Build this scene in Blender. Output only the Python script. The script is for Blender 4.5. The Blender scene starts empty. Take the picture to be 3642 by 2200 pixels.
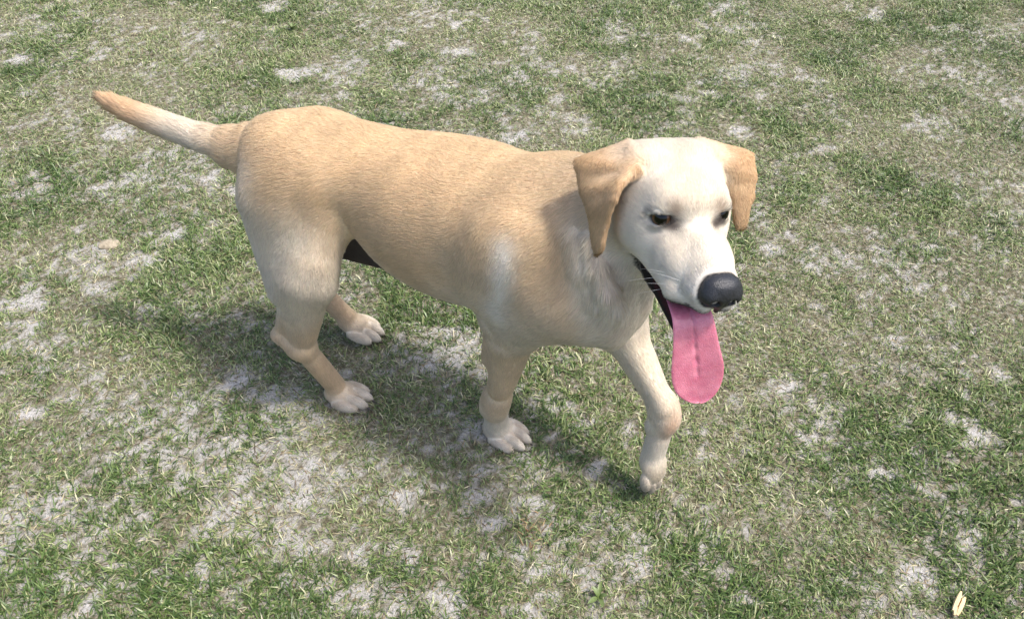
import bpy, math, random
import numpy as np

# ------------------------------------------------------------------ camera, light, exposure
SC = bpy.context.scene
C = SC.collection
HFOV, PITCH, CAM_H = 60.0, 44.0, 1.35
cam_d = bpy.data.cameras.new('camera'); cam = bpy.data.objects.new('camera', cam_d); C.objects.link(cam)
cam_d.sensor_fit = 'HORIZONTAL'; cam_d.angle = math.radians(HFOV)
cam_d.clip_start = 0.02; cam_d.clip_end = 500.0
cam.location = (0.0, -CAM_H / math.tan(math.radians(PITCH)), CAM_H)
cam.rotation_euler = (math.radians(90 - PITCH), 0, 0)
SC.camera = cam

SUN_ELEV, SUN_AZ = 64.0, -20.0          # azimuth of the sun, degrees from +x towards +y
world = bpy.data.worlds.new('World'); SC.world = world; world.use_nodes = True
wn = world.node_tree.nodes; wl = world.node_tree.links
bg = wn['Background']
sky = wn.new('ShaderNodeTexSky'); sky.sky_type = 'NISHITA'; sky.sun_disc = False
sky.sun_elevation = math.radians(SUN_ELEV)
sky.sun_rotation = math.radians(90.0 - SUN_AZ)
sky.air_density = 0.8; sky.dust_density = 3.2; sky.ozone_density = 1.0
wl.new(sky.outputs['Color'], bg.inputs['Color']); bg.inputs['Strength'].default_value = 0.15
sun_d = bpy.data.lights.new('sun', 'SUN'); sun = bpy.data.objects.new('sun', sun_d); C.objects.link(sun)
sun_d.energy = 2.1; sun_d.angle = math.radians(7.0); sun_d.color = (1.0, 0.97, 0.92)
se, sa = math.radians(SUN_ELEV), math.radians(SUN_AZ)
from mathutils import Vector, Matrix
sd = Vector((math.cos(se) * math.cos(sa), math.cos(se) * math.sin(sa), math.sin(se)))
sun.rotation_euler = sd.to_track_quat('Z', 'Y').to_euler()
sun.location = (3, 1, 5)
vs = SC.view_settings
vs.view_transform = 'Standard'; vs.look = 'None'; vs.gamma = 1.0; vs.use_curve_mapping = False
vs.exposure = 1.08
SC.cycles.use_denoising = True
SC.cycles.max_bounces = 6; SC.cycles.diffuse_bounces = 3; SC.cycles.transparent_max_bounces = 4
SC.cycles_curves.shape = 'RIBBONS'

rng = np.random.default_rng(7)

# ------------------------------------------------------------------ helpers
def lin(r, g, b):
    def f(x):
        x /= 255.0
        return x / 12.92 if x <= 0.04045 else ((x + 0.055) / 1.055) ** 2.4
    return (f(r), f(g), f(b))

def link(o, parent=None):
    C.objects.link(o)
    if parent is not None: o.parent = parent
    return o

def tag(o, label, cat, group=None, kind=None):
    o['label'] = label; o['category'] = cat
    if group: o['group'] = group
    if kind: o['kind'] = kind
    return o

def mesh_from(name, V, F, mat=None, smooth=True, col=None):
    """V (n,3), F (m,k) arrays -> mesh, quickly."""
    V = np.ascontiguousarray(V, np.float32); F = np.ascontiguousarray(F, np.int32)
    me = bpy.data.meshes.new(name)
    k = F.shape[1]
    me.vertices.add(len(V)); me.vertices.foreach_set('co', V.ravel())
    me.loops.add(F.size); me.loops.foreach_set('vertex_index', F.ravel())
    me.polygons.add(len(F))
    me.polygons.foreach_set('loop_start', np.arange(0, F.size, k, dtype=np.int32))
    try: me.polygons.foreach_set('loop_total', np.full(len(F), k, np.int32))
    except Exception: pass
    me.polygons.foreach_set('use_smooth', np.full(len(F), smooth, bool))
    if col is not None:
        at = me.color_attributes.new('coat', 'FLOAT_COLOR', 'POINT')
        c4 = np.ones((len(V), 4), np.float32); c4[:, :3] = col
        at.data.foreach_set('color', c4.ravel())
    me.update(calc_edges=True)
    if mat: me.materials.append(mat)
    return me

def new_mat(name):
    m = bpy.data.materials.new(name); m.use_nodes = True
    nt = m.node_tree; b = nt.nodes['Principled BSDF']
    return m, nt, b

def noise(nt, scale, detail=4.0, rough=0.55, vec=None):
    n = nt.nodes.new('ShaderNodeTexNoise'); n.inputs['Scale'].default_value = scale
    n.inputs['Detail'].default_value = detail; n.inputs['Roughness'].default_value = rough
    if vec is not None: nt.links.new(vec, n.inputs['Vector'])
    return n

def ramp(nt, fac, stops):
    r = nt.nodes.new('ShaderNodeValToRGB'); nt.links.new(fac, r.inputs['Fac'])
    e = r.color_ramp.elements
    while len(e) < len(stops): e.new(0.5)
    for el, (p, c) in zip(e, stops):
        el.position = p; el.color = (*c, 1) if len(c) == 3 else c
    return r

def mixc(nt, fac, a, b, mode='MIX'):
    m = nt.nodes.new('ShaderNodeMix'); m.data_type = 'RGBA'; m.blend_type = mode
    for s, x in ((0, fac), (6, a), (7, b)):
        if hasattr(x, 'links') or isinstance(x, bpy.types.NodeSocket): nt.links.new(x, m.inputs[s])
        elif isinstance(x, (int, float)): m.inputs[s].default_value = x
        else: m.inputs[s].default_value = (*x, 1)
    return m.outputs[2]

def bump(nt, b, height, strength, dist):
    n = nt.nodes.new('ShaderNodeBump'); n.inputs['Strength'].default_value = strength
    n.inputs['Distance'].default_value = dist
    nt.links.new(height, n.inputs['Height']); nt.links.new(n.outputs['Normal'], b.inputs['Normal'])

# value noise on the ground plane, used to lay out turf and sand
def vnoise(x, y, scale, seed):
    r = np.random.default_rng(seed); T = r.random((256, 256))
    x = x * scale; y = y * scale
    xi = np.floor(x).astype(int); yi = np.floor(y).astype(int)
    fx = x - xi; fy = y - yi; fx = fx * fx * (3 - 2 * fx); fy = fy * fy * (3 - 2 * fy)
    g = lambda i, j: T[i & 255, j & 255]
    return (g(xi, yi) * (1 - fx) + g(xi + 1, yi) * fx) * (1 - fy) + (g(xi, yi + 1) * (1 - fx) + g(xi + 1, yi + 1) * fx) * fy

def fbm(x, y, scale, seed, octs=4):
    s = 0; a = 1; t = 0
    for o in range(octs):
        s = s + a * vnoise(x + 13.7 * o, y - 7.1 * o, scale * 2 ** o, seed + o); t += a; a *= 0.55
    return s / t

# ------------------------------------------------------------------ the ground: sandy soil under worn turf
PATCH = np.array([(-1.27, 0.41, 0.031), (-0.96, 0.22, 0.03), (-1.08, 0.7, 0.057), (-1.08, 0.03, 0.046), (-0.95, 0.07, 0.037), (-0.81, -0.5, 0.052), (-0.81, -0.54, 0.033), (-0.65, -0.53, 0.029), (-0.67, -0.37, 0.035), (-0.52, -0.36, 0.032), (-0.38, -0.4, 0.035), (-0.21, -0.49, 0.034), (-0.25, -0.48, 0.019), (-0.04, -0.54, 0.026), (-0.06, -0.47, 0.026), (0.05, -0.5, 0.022), (0.09, -0.26, 0.029), (0.35, -0.6, 0.028), (0.22, -0.61, 0.032), (0.05, -0.63, 0.042), (-0.13, -0.06, 0.045), (-0.16, -0.16, 0.039), (-0.15, -0.19, 0.025), (-0.55, -0.2, 0.046), (-0.38, -0.65, 0.038), (-0.7, -0.7, 0.041), (-0.53, -0.63, 0.031), (-0.1, -0.69, 0.041), (0.03, -0.7, 0.034), (0.68, -0.44, 0.031), (0.48, -0.44, 0.03), (0.55, -0.23, 0.025), (0.85, -0.31, 0.028), (0.9, -0.37, 0.031), (0.88, -0.33, 0.02), (0.74, -0.53, 0.022), (0.99, 0.19, 0.039), (0.6, 0.2, 0.039), (0.16, -0.42, 0.031), (-0.83, 1.47, 0.056), (-0.68, 1.02, 0.05), (-0.62, 1.04, 0.038), (-0.16, 1.15, 0.052), (-0.18, 1.34, 0.041), (0.02, 0.7, 0.046), (1.22, 1.42, 0.056), (0.57, 1.23, 0.046), (0.64, 0.72, 0.046), (1.36, 0.91, 0.037), (0.39, 0.9, 0.036), (0.59, 0.91, 0.037), (-0.38, 1.2, 0.039), (-1.52, 1.11, 0.051), (-0.78, 0.49, 0.048), (-1.04, 0.43, 0.037), (0.21, -0.34, 0.02), (-0.94, 0.07, 0.028), (-0.71, -0.01, 0.041), (-0.8, 0.01, 0.032), (0.49, 0.74, 0.029), (-0.09, -0.1, 0.031), (-0.95, -0.3, 0.032), (-1.04, -0.06, 0.04), (-0.26, -0.6, 0.028), (0.39, -0.68, 0.027), (0.22, -0.68, 0.024), (0.67, -0.64, 0.031), (0.52, -0.68, 0.024), (1.01, -0.19, 0.025), (0.81, -0.1, 0.022), (0.82, 0.27, 0.025), (0.66, 0.01, 0.023), (-0.35, -0.5, 0.022), (-0.16, -0.6, 0.021), (-0.47, -0.48, 0.022), (-0.62, -0.43, 0.027), (0.14, -0.3, 0.02), (-0.83, 0.25, 0.04), (-0.87, 0.17, 0.039), (-0.71, 0.43, 0.037), (-1.05, 0.27, 0.025)])
def sand_at(x, y):
    """1 = bare pale sand, 0 = closed turf"""
    wx = x + .030 * (fbm(x, y, 16, 51, 3) - .5) * 2; wy = y + .030 * (fbm(x, y, 16, 61, 3) - .5) * 2
    s = np.zeros_like(x)
    for px, py, r in PATCH:
        m = (np.abs(wx - px) < 3 * r) & (np.abs(wy - py) < 3 * r)
        if m.any():
            s[m] = np.maximum(s[m], np.exp(-(((wx[m] - px) / (r * .92)) ** 2 + ((wy[m] - py) / (r * .75)) ** 2) ** 1.2))
    g = fbm(x + 3.1, y + 1.7, 7.0, 71, 4)
    fine = fbm(x - 2.2, y + 4.4, 26.0, 81, 3)
    near = np.clip((.25 - y) / .9, 0, 1) * np.clip((.35 - x) / .9, 0, 1)      # the turf is thinner on this side
    fine2 = fbm(x + 7.7, y - 1.3, 75.0, 85, 3)
    s = np.clip((1.10 * s + 1.5 * (fine - .5) + 2.0 * (fine2 - .5) - .32) / .55, 0, 1) * np.clip(s * 6, 0, 1)
    s = np.maximum(s, np.clip((g + .50 * (fine - .5) + .55 * (fine2 - .5) + .06 * near - .70) / .16, 0, 1) * .75)
    fleck = np.clip((fine2 + .6 * (g - .5) + .15 * near - .63) / .10, 0, 1)
    s = np.maximum(s, fleck * .85)
    return np.clip(s, 0, 1)
def height(x, y):
    return .012 * (fbm(x, y, 5.0, 91, 4) - .5) + .005 * (fbm(x, y, 30.0, 95, 2) - .5)

def axis(lo, hi, st, far):
    c = list(np.arange(lo, hi, st)); a, b, d = [], [], st
    x = lo
    while x > -far: d *= 1.5; x -= d; a.append(x)
    x = c[-1]; d = st
    while x < far: d *= 1.5; x += d; b.append(x)
    return np.array(a[::-1] + c + b)
gx, gy = axis(-2.6, 2.6, .014, 200), axis(-1.15, 2.5, .014, 200)
GX, GY = np.meshgrid(gx, gy, indexing='ij')
gzv = height(GX, GY); near_m = (np.abs(GX) < 2.6) & (GY > -1.15) & (GY < 2.5)
edge = np.minimum(np.minimum(GY + .98, 2.32 - GY), np.minimum(1.55 + (GY + .75) * .60, 2.58) - np.abs(GX))
gsand = sand_at(GX.ravel(), GY.ravel())
VG = np.stack([GX, GY, np.where(near_m, gzv, 0)], -1).reshape(-1, 3)
ni, nj = GX.shape; ii, jj = np.meshgrid(np.arange(ni - 1), np.arange(nj - 1), indexing='ij')
FG = np.stack([ii * nj + jj, (ii + 1) * nj + jj, (ii + 1) * nj + jj + 1, ii * nj + jj + 1], -1).reshape(-1, 4)
far_m = ~near_m.ravel()
cg = np.stack([gsand, np.clip((.18 - edge.ravel()) / .25, 0, 1), np.zeros_like(gsand)], 1)
m_gr, nt, bs = new_mat('sandy_soil')
tc = nt.nodes.new('ShaderNodeTexCoord'); ob = tc.outputs['Object']
at = nt.nodes.new('ShaderNodeVertexColor'); at.layer_name = 'coat'
se_ = nt.nodes.new('ShaderNodeSeparateColor'); nt.links.new(at.outputs['Color'], se_.inputs['Color'])
n1 = noise(nt, 190, 4, .75, ob); n2 = noise(nt, 75, 5, .75, ob); n3_ = noise(nt, 900, 2, .6, ob)
soil = ramp(nt, n2.outputs['Fac'], [(.30, lin(92, 87, 68)), (.48, lin(130, 123, 100)), (.58, lin(168, 161, 142)), (.70, lin(206, 200, 190))])
sandc = ramp(nt, n1.outputs['Fac'], [(.26, lin(104, 97, 86)), (.38, lin(168, 161, 150)), (.50, lin(204, 199, 191)), (.66, lin(220, 216, 210))])
base_c = mixc(nt, se_.outputs['Red'], soil.outputs['Color'], sandc.outputs['Color'])
grain = ramp(nt, n3_.outputs['Fac'], [(.30, (.55, .52, .48)), (.42, (1, 1, 1))])
base_c = mixc(nt, .8, base_c, grain.outputs['Color'], 'MULTIPLY')
# beyond the built blades the turf is only a colour
nf = noise(nt, 2.2, 6, .7, ob); nf2 = noise(nt, 60, 4, .7, ob)
turf = ramp(nt, nf2.outputs['Fac'], [(.30, lin(52, 60, 32)), (.48, lin(84, 92, 54)), (.60, lin(118, 120, 80)), (.72, lin(168, 162, 138))])
base_c = mixc(nt, se_.outputs['Green'], base_c, mixc(nt, .35, turf.outputs['Color'], nf.outputs['Color'], 'OVERLAY'))
nt.links.new(base_c, bs.inputs['Base Color'])
bs.inputs['Roughness'].default_value = .95; bs.inputs['Specular IOR Level'].default_value = .1
bump(nt, bs, n1.outputs['Fac'], 1.0, .012)
g_o = bpy.data.objects.new('ground', mesh_from('ground', VG, FG, m_gr, True, cg)); link(g_o); g_o['kind'] = 'structure'

# ---- turf: every blade is a bent, tapering strip
def blades(name, N, x, y, length, width, lean, az, col, bend=.6, lift=0.0):
    z = height(x, y) - .002 + lift
    d = np.stack([np.cos(az), np.sin(az), np.zeros(N)], 1); sd = np.stack([-np.sin(az), np.cos(az), np.zeros(N)], 1)
    # roll the strip a little about its own length
    rl = rng.uniform(-.9, .9, N)
    P0 = np.stack([x, y, z], 1)
    def pt(t):
        ang = lean + bend * t * .9
        return P0 + d * (np.sin(ang) * length * t)[:, None] + np.array((0, 0, 1.)) * (np.cos(np.minimum(ang, 1.62)) * length * t)[:, None]
    up = np.array((0, 0, 1.))
    nrm = sd * np.cos(rl)[:, None] + up * np.sin(rl)[:, None]
    M_ = pt(.5); T_ = pt(1.0)
    w0 = (width * .42)[:, None]; w1 = (width * .5)[:, None]
    Vb = np.stack([P0 - nrm * w0, P0 + nrm * w0, M_ - nrm * w1, M_ + nrm * w1, T_], 1).reshape(-1, 3)
    k = np.arange(N) * 5
    Fb = np.stack([np.stack([k, k + 1, k + 3], 1), np.stack([k, k + 3, k + 2], 1), np.stack([k + 2, k + 3, k + 4], 1)], 1).reshape(-1, 3)
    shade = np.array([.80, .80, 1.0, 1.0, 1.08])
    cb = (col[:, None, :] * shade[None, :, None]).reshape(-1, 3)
    return mesh_from(name, Vb, Fb, None, True, np.clip(cb, 0, 1))

def scatter(N, seed):
    r = np.random.default_rng(seed)
    y = -1.0 + 3.35 * r.random(N * 2) ** 1.25; x = r.uniform(-2.6, 2.6, N * 2)
    ok = (np.abs(x) < 1.55 + (y + .75) * .60) & (r.random(N * 2) < np.clip((1.60 + (y + .75) * .60 - np.abs(x)) / .45, 0, 1))
    return x[ok][:N], y[ok][:N]

m_bl, nt, bs = new_mat('grass_blade')
at = nt.nodes.new('ShaderNodeVertexColor'); at.layer_name = 'coat'
nt.links.new(at.outputs['Color'], bs.inputs['Base Color'])
bs.inputs['Roughness'].default_value = .40; bs.inputs['Specular IOR Level'].default_value = .5
tr = nt.nodes.new('ShaderNodeBsdfTranslucent'); nt.links.new(at.outputs['Color'], tr.inputs['Color'])
mxs = nt.nodes.new('ShaderNodeMixShader'); mxs.inputs['Fac'].default_value = .25
nt.links.new(bs.outputs['BSDF'], mxs.inputs[1]); nt.links.new(tr.outputs['BSDF'], mxs.inputs[2])
nt.links.new(mxs.outputs['Shader'], nt.nodes['Material Output'].inputs['Surface'])

def turf_build():
    x, y = scatter(1450000, 101)
    s = sand_at(x, y); lush = fbm(x + 9, y - 4, 4.5, 131, 4); r = rng.random(len(x))
    tuft = fbm(x - 6, y + 2, 22, 141, 2)
    dens = (1 - .82 * s) ** 1.1 * (.82 + .25 * np.clip((lush - .32) / .34, 0, 1)) * (.45 + .9 * np.clip((tuft - .30) / .4, 0, 1))
    k = r < dens * .72 + .02
    x, y, s, lush, tuft = x[k], y[k], s[k], lush[k], tuft[k]; N = len(x)
    vig = np.clip((lush - .35) / .3, 0, 1) * (1 - s)
    L = (.010 + .016 * rng.random(N) ** 1.4) * (.85 + .40 * vig)
    W = (.0013 + .0012 * rng.random(N)) * (.9 + .35 * vig)
    lean = np.clip(rng.normal(.75, .40, N), .05, 1.40)
    # blades of one tuft splay from its middle; a broad comb lays the sward over to one side
    az = rng.uniform(0, 2 * math.pi, N)
    comb = 2.3 + 5.0 * (fbm(x + 1, y + 8, 3.0, 151, 2) - .5)
    az = np.where(rng.random(N) < .15, comb + rng.normal(0, .5, N), az)
    pal = np.array([lin(66, 88, 40), lin(84, 105, 52), lin(106, 124, 68), lin(130, 142, 88), lin(154, 156, 112), lin(190, 186, 150), lin(126, 110, 80)])
    hue = fbm(x - 3, y - 9, 6.0, 161, 3)
    q = np.clip(rng.normal(2.1, 1.6, N) - 1.6 * (vig - .4) + 3.0 * (hue - .5) + .5 * np.clip((y - .2) * .6 - x * .3, -.6, 1.0), 0, 6)
    i = np.minimum(q.astype(int), 5); f = (q - i)[:, None]
    col = pal[i] * (1 - f) + pal[i + 1] * f
    col *= 1.02 * rng.normal(1, .20, N)[:, None].clip(.6, 1.4)
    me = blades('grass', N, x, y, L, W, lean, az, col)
    me.materials.append(m_bl)
    o = bpy.data.objects.new('grass', me); link(o)
    tag(o, 'short worn green turf growing in patches over the sandy soil', 'grass', kind='stuff')
    # dead straw and thatch lying over the sand and between the blades
    x, y = scatter(150000, 202); s = sand_at(x, y)
    k = rng.random(len(x)) < .28 + .45 * s; x, y, s = x[k], y[k], s[k]; N = len(x)
    pal2 = np.array([lin(176, 164, 128), lin(150, 136, 104), lin(118, 96, 70), lin(92, 78, 58), lin(196, 186, 156), lin(140, 142, 104)])
    col = pal2[rng.choice(6, N, p=[.26, .24, .13, .12, .13, .12])] * rng.normal(1, .15, N)[:, None].clip(.5, 1.5)
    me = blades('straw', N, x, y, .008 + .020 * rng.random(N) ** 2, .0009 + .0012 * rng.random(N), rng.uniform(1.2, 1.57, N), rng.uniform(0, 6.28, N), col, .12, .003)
    me.materials.append(m_bl)
    o = bpy.data.objects.new('straw', me); link(o)
    tag(o, 'dry straw and thatch strewn between the blades and on the bare sand', 'straw', kind='stuff')
turf_build()
#THINGS
# ------------------------------------------------------------------ the dog
# dog frame: a forward, b left, c up, metres; the Empty carries it to its place
DOG = bpy.data.objects.new('dog', None); link(DOG)
DOG.location = (-0.10, -0.249, -0.005); DOG.rotation_euler = (0, 0, math.radians(-15.4))
tag(DOG, 'yellow labrador dog walking across patchy grass with its pink tongue hanging out', 'dog')

HV = 0.003                                     # voxel
LO = np.array([-0.68, -0.40, -0.012]); HI = np.array([0.56, 0.20, 0.80])
NX = np.ceil((HI - LO) / HV).astype(int) + 1
AX = [(LO[i] + HV * np.arange(NX[i])).astype(np.float32) for i in range(3)]
FLD = np.full(tuple(NX), 0.2, np.float32)

def smin(a, b, k):
    h = np.maximum(k - np.abs(a - b), 0.0) / k
    return np.minimum(a, b) - h * h * k * 0.25
def smax(a, b, k): return -smin(-a, -b, k)

# each primitive: function of point arrays (x, y, z); bounding box; blend radius; flow; region
PR = []
def prim(fn, lo, hi, k, flow, reg):
    PR.append((fn, np.array(lo, float), np.array(hi, float), k, np.array(flow, float), reg))

def rcone(A, B, ra, rb, squash=None):
    A = np.array(A, np.float32); B = np.array(B, np.float32); AB = B - A; L2 = float(AB @ AB)
    def fn(x, y, z):
        px, py, pz = x - A[0], y - A[1], z - A[2]
        t = np.clip((px * AB[0] + py * AB[1] + pz * AB[2]) / L2, 0, 1)
        dx, dy, dz = px - t * AB[0], py - t * AB[1], pz - t * AB[2]
        if squash is not None: dy = dy * squash
        return np.sqrt(dx * dx + dy * dy + dz * dz) - (ra + (rb - ra) * t)
    return fn
def limb(A, B, ra, rb, k, reg, flow=None, squash=None):
    A = np.array(A, float); B = np.array(B, float)
    if flow is None: flow = (B - A) / np.linalg.norm(B - A)
    m = max(ra, rb)
    prim(rcone(A, B, ra, rb, squash), np.minimum(A, B) - m, np.maximum(A, B) + m, k, flow, reg)

def ell_fn(cn, r, M=None):
    cn = np.array(cn, np.float32); r = np.array(r, np.float32)
    def fn(x, y, z):
        px, py, pz = x - cn[0], y - cn[1], z - cn[2]
        if M is not None:
            px, py, pz = (M[0, 0] * px + M[1, 0] * py + M[2, 0] * pz, M[0, 1] * px + M[1, 1] * py + M[2, 1] * pz,
                          M[0, 2] * px + M[1, 2] * py + M[2, 2] * pz)
        qx, qy, qz = px / r[0], py / r[1], pz / r[2]
        k0 = np.sqrt(qx * qx + qy * qy + qz * qz)
        k1 = np.sqrt((qx / r[0]) ** 2 + (qy / r[1]) ** 2 + (qz / r[2]) ** 2) + 1e-9
        return k0 * (k0 - 1) / k1
    return fn
def ell(cn, r, k, reg, flow, M=None):
    m = max(r); prim(ell_fn(cn, r, M), np.array(cn) - m, np.array(cn) + m, k, flow, reg)

def b0(a): return -0.45 * np.maximum(a + 0.2, 0) ** 2           # the spine bends to the dog's right
# torso: lofted sections (a, top, bottom, half width)
TS = np.array([(-.342, .500, .480, .004), (-.330, .540, .445, .040), (-.302, .570, .425, .070), (-.26, .586, .425, .090),
               (-.20, .591, .435, .091), (-.14, .591, .423, .087), (-.06, .590, .388, .095), (.02, .594, .360, .105),
               (.10, .604, .352, .110), (.18, .606, .357, .106), (.24, .600, .368, .095), (.285, .585, .384, .076),
               (.316, .545, .398, .052), (.338, .485, .450, .006)])
def spl(x, col):                                                  # smooth (Catmull-Rom) interpolation of a station column
    X = TS[:, 0]; Y = TS[:, col]; m = np.gradient(Y, X)
    x = np.clip(x, X[0], X[-1]); i = np.clip(np.searchsorted(X, x) - 1, 0, len(X) - 2)
    h = X[i + 1] - X[i]; t = (x - X[i]) / h
    return ((2 * t**3 - 3 * t**2 + 1) * Y[i] + (t**3 - 2 * t**2 + t) * h * m[i] + (-2 * t**3 + 3 * t**2) * Y[i + 1] + (t**3 - t**2) * h * m[i + 1])
def torso(x, y, z):
    xx = x - 0.25 * 0                                              # sections stay upright
    top, bot, w = spl(xx, 1), spl(xx, 2), np.maximum(spl(xx, 3), .003)
    zc = (top + bot) / 2; hh = np.maximum((top - bot) / 2, .008)
    l = (y - b0(xx)) * np.cos(np.arctan(0.9 * np.maximum(xx + .2, 0)))
    q = z - zc
    # narrower over the spine and under the brisket
    p = 2.25
    n = (np.abs(l / w) ** p + np.abs(q / hh) ** p) ** (1 / p)
    d = (n - 1) * np.minimum(w, hh)
    over = np.maximum(np.maximum(TS[0, 0] - x, x - TS[-1, 0]), 0)
    return d + over
prim(torso, (-.36, -.35, .28), (.37, .15, .63), 0.01, (-1, 0, -.22), 'torso')
# loin and ribcage fullness, shoulders, forechest
for s in (-1, 1):
    ac, bc = .185, b0(.185)
    ell((.170 + s * .035, bc + s * .080, .500), (.066, .034, .092), .055, 'shoulder', (-.45, 0, -1))
    ell((.02, b0(.02) + s * .046, .468), (.14, .068, .100), .05, 'torso', (-1, 0, -.3))
ell((.278, -.112, .462), (.052, .060, .070), .05, 'chest', (-.2, 0, -1))
# neck
limb((.20, -.075, .520), (.330, -.112, .638), .088, .060, .06, 'neck', (-.6, .25, -.75))
limb((.245, -.102, .490), (.333, -.118, .595), .074, .054, .05, 'neck', (-.3, .1, -1))
# loose skin hanging in folds down the near side of the neck
NF = np.array([(.258, -.169, .604, .009), (.275, -.190, .574, .0115), (.292, -.200, .542, .0130), (.303, -.201, .517, .0125), (.308, -.189, .490, .008)])
for p, q in zip(NF[:-1], NF[1:]): limb(p[:3], q[:3], p[3], q[3], .006, 'neck', (.1, 0, -1))
limb((.236, -.164, .596), (.256, -.182, .560), .007, .009, .016, 'neck', (.1, 0, -1))
limb((.256, -.182, .560), (.280, -.196, .512), .009, .007, .016, 'neck', (.1, 0, -1))
# hind quarters
def hind(s, stifle, hock, foot):
    hip = np.array((-.240, s * .050, .500))
    limb(hip, stifle, .073, .043, .04, 'thigh', (-.35, 0, -1), 1.45)
    limb((-.285, s * .062, .475), (stifle + hock) / 2 + np.array((-.030, -s * .002, .05)), .055, .030, .05, 'thigh', (-.2, 0, -1), 1.3)
    limb(stifle, hock, .043, .024, .03, 'shank', None, 1.15)
    ax = (foot - hock) / np.linalg.norm(foot - hock)
    heel = hock - ax * .014 + np.array((-.031, 0, .008))
    limb((stifle * .45 + hock * .55) + np.array((-.028, 0, .015)), heel, .015, .010, .018, 'shank')
    limb(heel, hock, .0125, .021, .015, 'metatarsus', ax)
    limb(hock, foot, .0200, .0190, .02, 'metatarsus', ax, 1.0)
hind(-1, np.array((-.222, -.106, .362)), np.array((-.272, -.098, .178)), np.array((-.240, -.068, .048)))
hind(1, np.array((-.215, .100, .350)), np.array((-.375, .100, .172)), np.array((-.288, .102, .062)))
limb((-.185, -.060, .455), (-.205, -.090, .41), .030, .03, .04, 'torso', (-.6, 0, -.8))
limb((-.185, .060, .455), (-.215, .088, .41), .030, .03, .04, 'torso', (-.6, 0, -.8))
# belly line
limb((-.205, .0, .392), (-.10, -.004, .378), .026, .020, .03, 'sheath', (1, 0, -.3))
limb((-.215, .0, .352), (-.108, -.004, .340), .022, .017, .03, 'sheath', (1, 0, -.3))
# fore legs
limb((.215, -.143, .470), (.146, -.118, .365), .056, .043, .045, 'upperarm', (-.6, 0, -.8))
limb((.146, -.116, .360), (.103, -.096, .140), .037, .0205, .03, 'forearm', None)
limb((.120, -.117, .368), (.096, -.106, .26), .026, .016, .02, 'forearm')
limb((.101, -.097, .143), (.096, -.092, .112), .0225, .0215, .02, 'forearm')
limb((.096, -.090, .117), (.094, -.074, .045), .0215, .0225, .02, 'pastern')
limb((.290, -.030, .450), (.292, -.048, .348), .054, .044, .045, 'upperarm', (-.3, 0, -.9))
limb((.295, -.050, .345), (.390, -.104, .222), .037, .0200, .03, 'forearm')
limb((.391, -.104, .224), (.399, -.110, .200), .0210, .0215, .02, 'forearm')
limb((.397, -.110, .205), (.389, -.124, .100), .0200, .0195, .02, 'pastern')
ell((.114, -.128, .374), (.020, .014, .024), .02, 'upperarm', (-.6, 0, -.8))
ell((.077, -.088, .098), (.006, .009, .012), .012, 'pastern', (-.2, 0, -1))
ell((.378, -.118, .182), (.008, .010, .013), .012, 'pastern', (-.2, 0, -1))
limb((.128, -.142, .330), (.112, -.120, .190), .016, .010, .02, 'forearm')
limb((.312, -.075, .335), (.392, -.118, .235), .014, .010, .015, 'forearm')
# tail: a chain of short overlapping pieces, so that its taper stays even
TP = np.array([(-.300, 0, .540, .044), (-.345, .001, .530, .0360), (-.395, .002, .5265, .0265), (-.44, .003, .531, .0215), (-.48, .003, .539, .0195), (-.52, .003, .549, .0182), (-.56, .002, .561, .0160), (-.585, .001, .570, .0125), (-.602, 0, .577, .0075)])
for i_, (p, q) in enumerate(zip(TP[:-1], TP[1:])): limb(p[:3], q[:3], p[3], q[3], .045 if i_ == 0 else .0012, 'tail')
limb((-.318, 0, .505), (-.368, .001, .512), .030, .026, .03, 'tail', (-1, 0, .0))

# paws
CLAWS = []
def paw(P, X, Zup, sc=1.0):
    X = np.array(X, float); X /= np.linalg.norm(X); Z = np.array(Zup, float); Z -= X * (Z @ X); Z /= np.linalg.norm(Z)
    M = np.stack([X, np.cross(Z, X), Z], 1).astype(np.float32); P = np.array(P, float)
    at = lambda q: P + M @ (np.array(q) * .01 * sc)
    ell(at((.0, 0, 1.7)), np.array((3.2, 2.6, 1.7)) * .01 * sc, .02, 'paw', X * .9 - Z * .5, M)
    for y in (-1, 1):
        ell(at((3.2, y * 1.0, 1.45)), np.array((3.0, 1.0, 1.40)) * .01 * sc, .0022, 'toe', X - Z * .4, M)
        ell(at((1.9, y * 2.5, 1.25)), np.array((2.8, .95, 1.22)) * .01 * sc, .0022, 'toe', X - Z * .4, M)
        CLAWS.append((at((6.0, y * 1.0, 1.15)), M, sc * 1.35)); CLAWS.append((at((4.5, y * 2.52, 1.0)), M, sc * 1.35))
yf = math.radians(-20)
paw((-.230, -.064, 0), (1, -.10, 0), (0, 0, 1), 1.03)
paw((-.272, .103, .022), (1, .0, -.32), (.3, 0, 1))
paw((.098, -.068, 0), (math.cos(yf), math.sin(yf), 0), (0, 0, 1), 1.03)
paw((.386, -.125, .080), (.10, -.12, -1), (.85, -.50, .05), .82)

# head: its own frame, X to the nose, Y left, Z up, units of 1.1 cm
RH = np.array([[.4922, .8681, .0637], [-.8679, .4838, .1123], [.0666, -.1106, .9916]])
_u, _s, _v = np.linalg.svd(RH); RH = _u @ _v
TH = np.array([.3684, -.1694, .6776]); HS = 0.011
def h2d(q): return TH + (np.asarray(q, float) * HS) @ RH.T
def d2h(p): return ((np.asarray(p, float) - TH) @ RH) / HS

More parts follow.
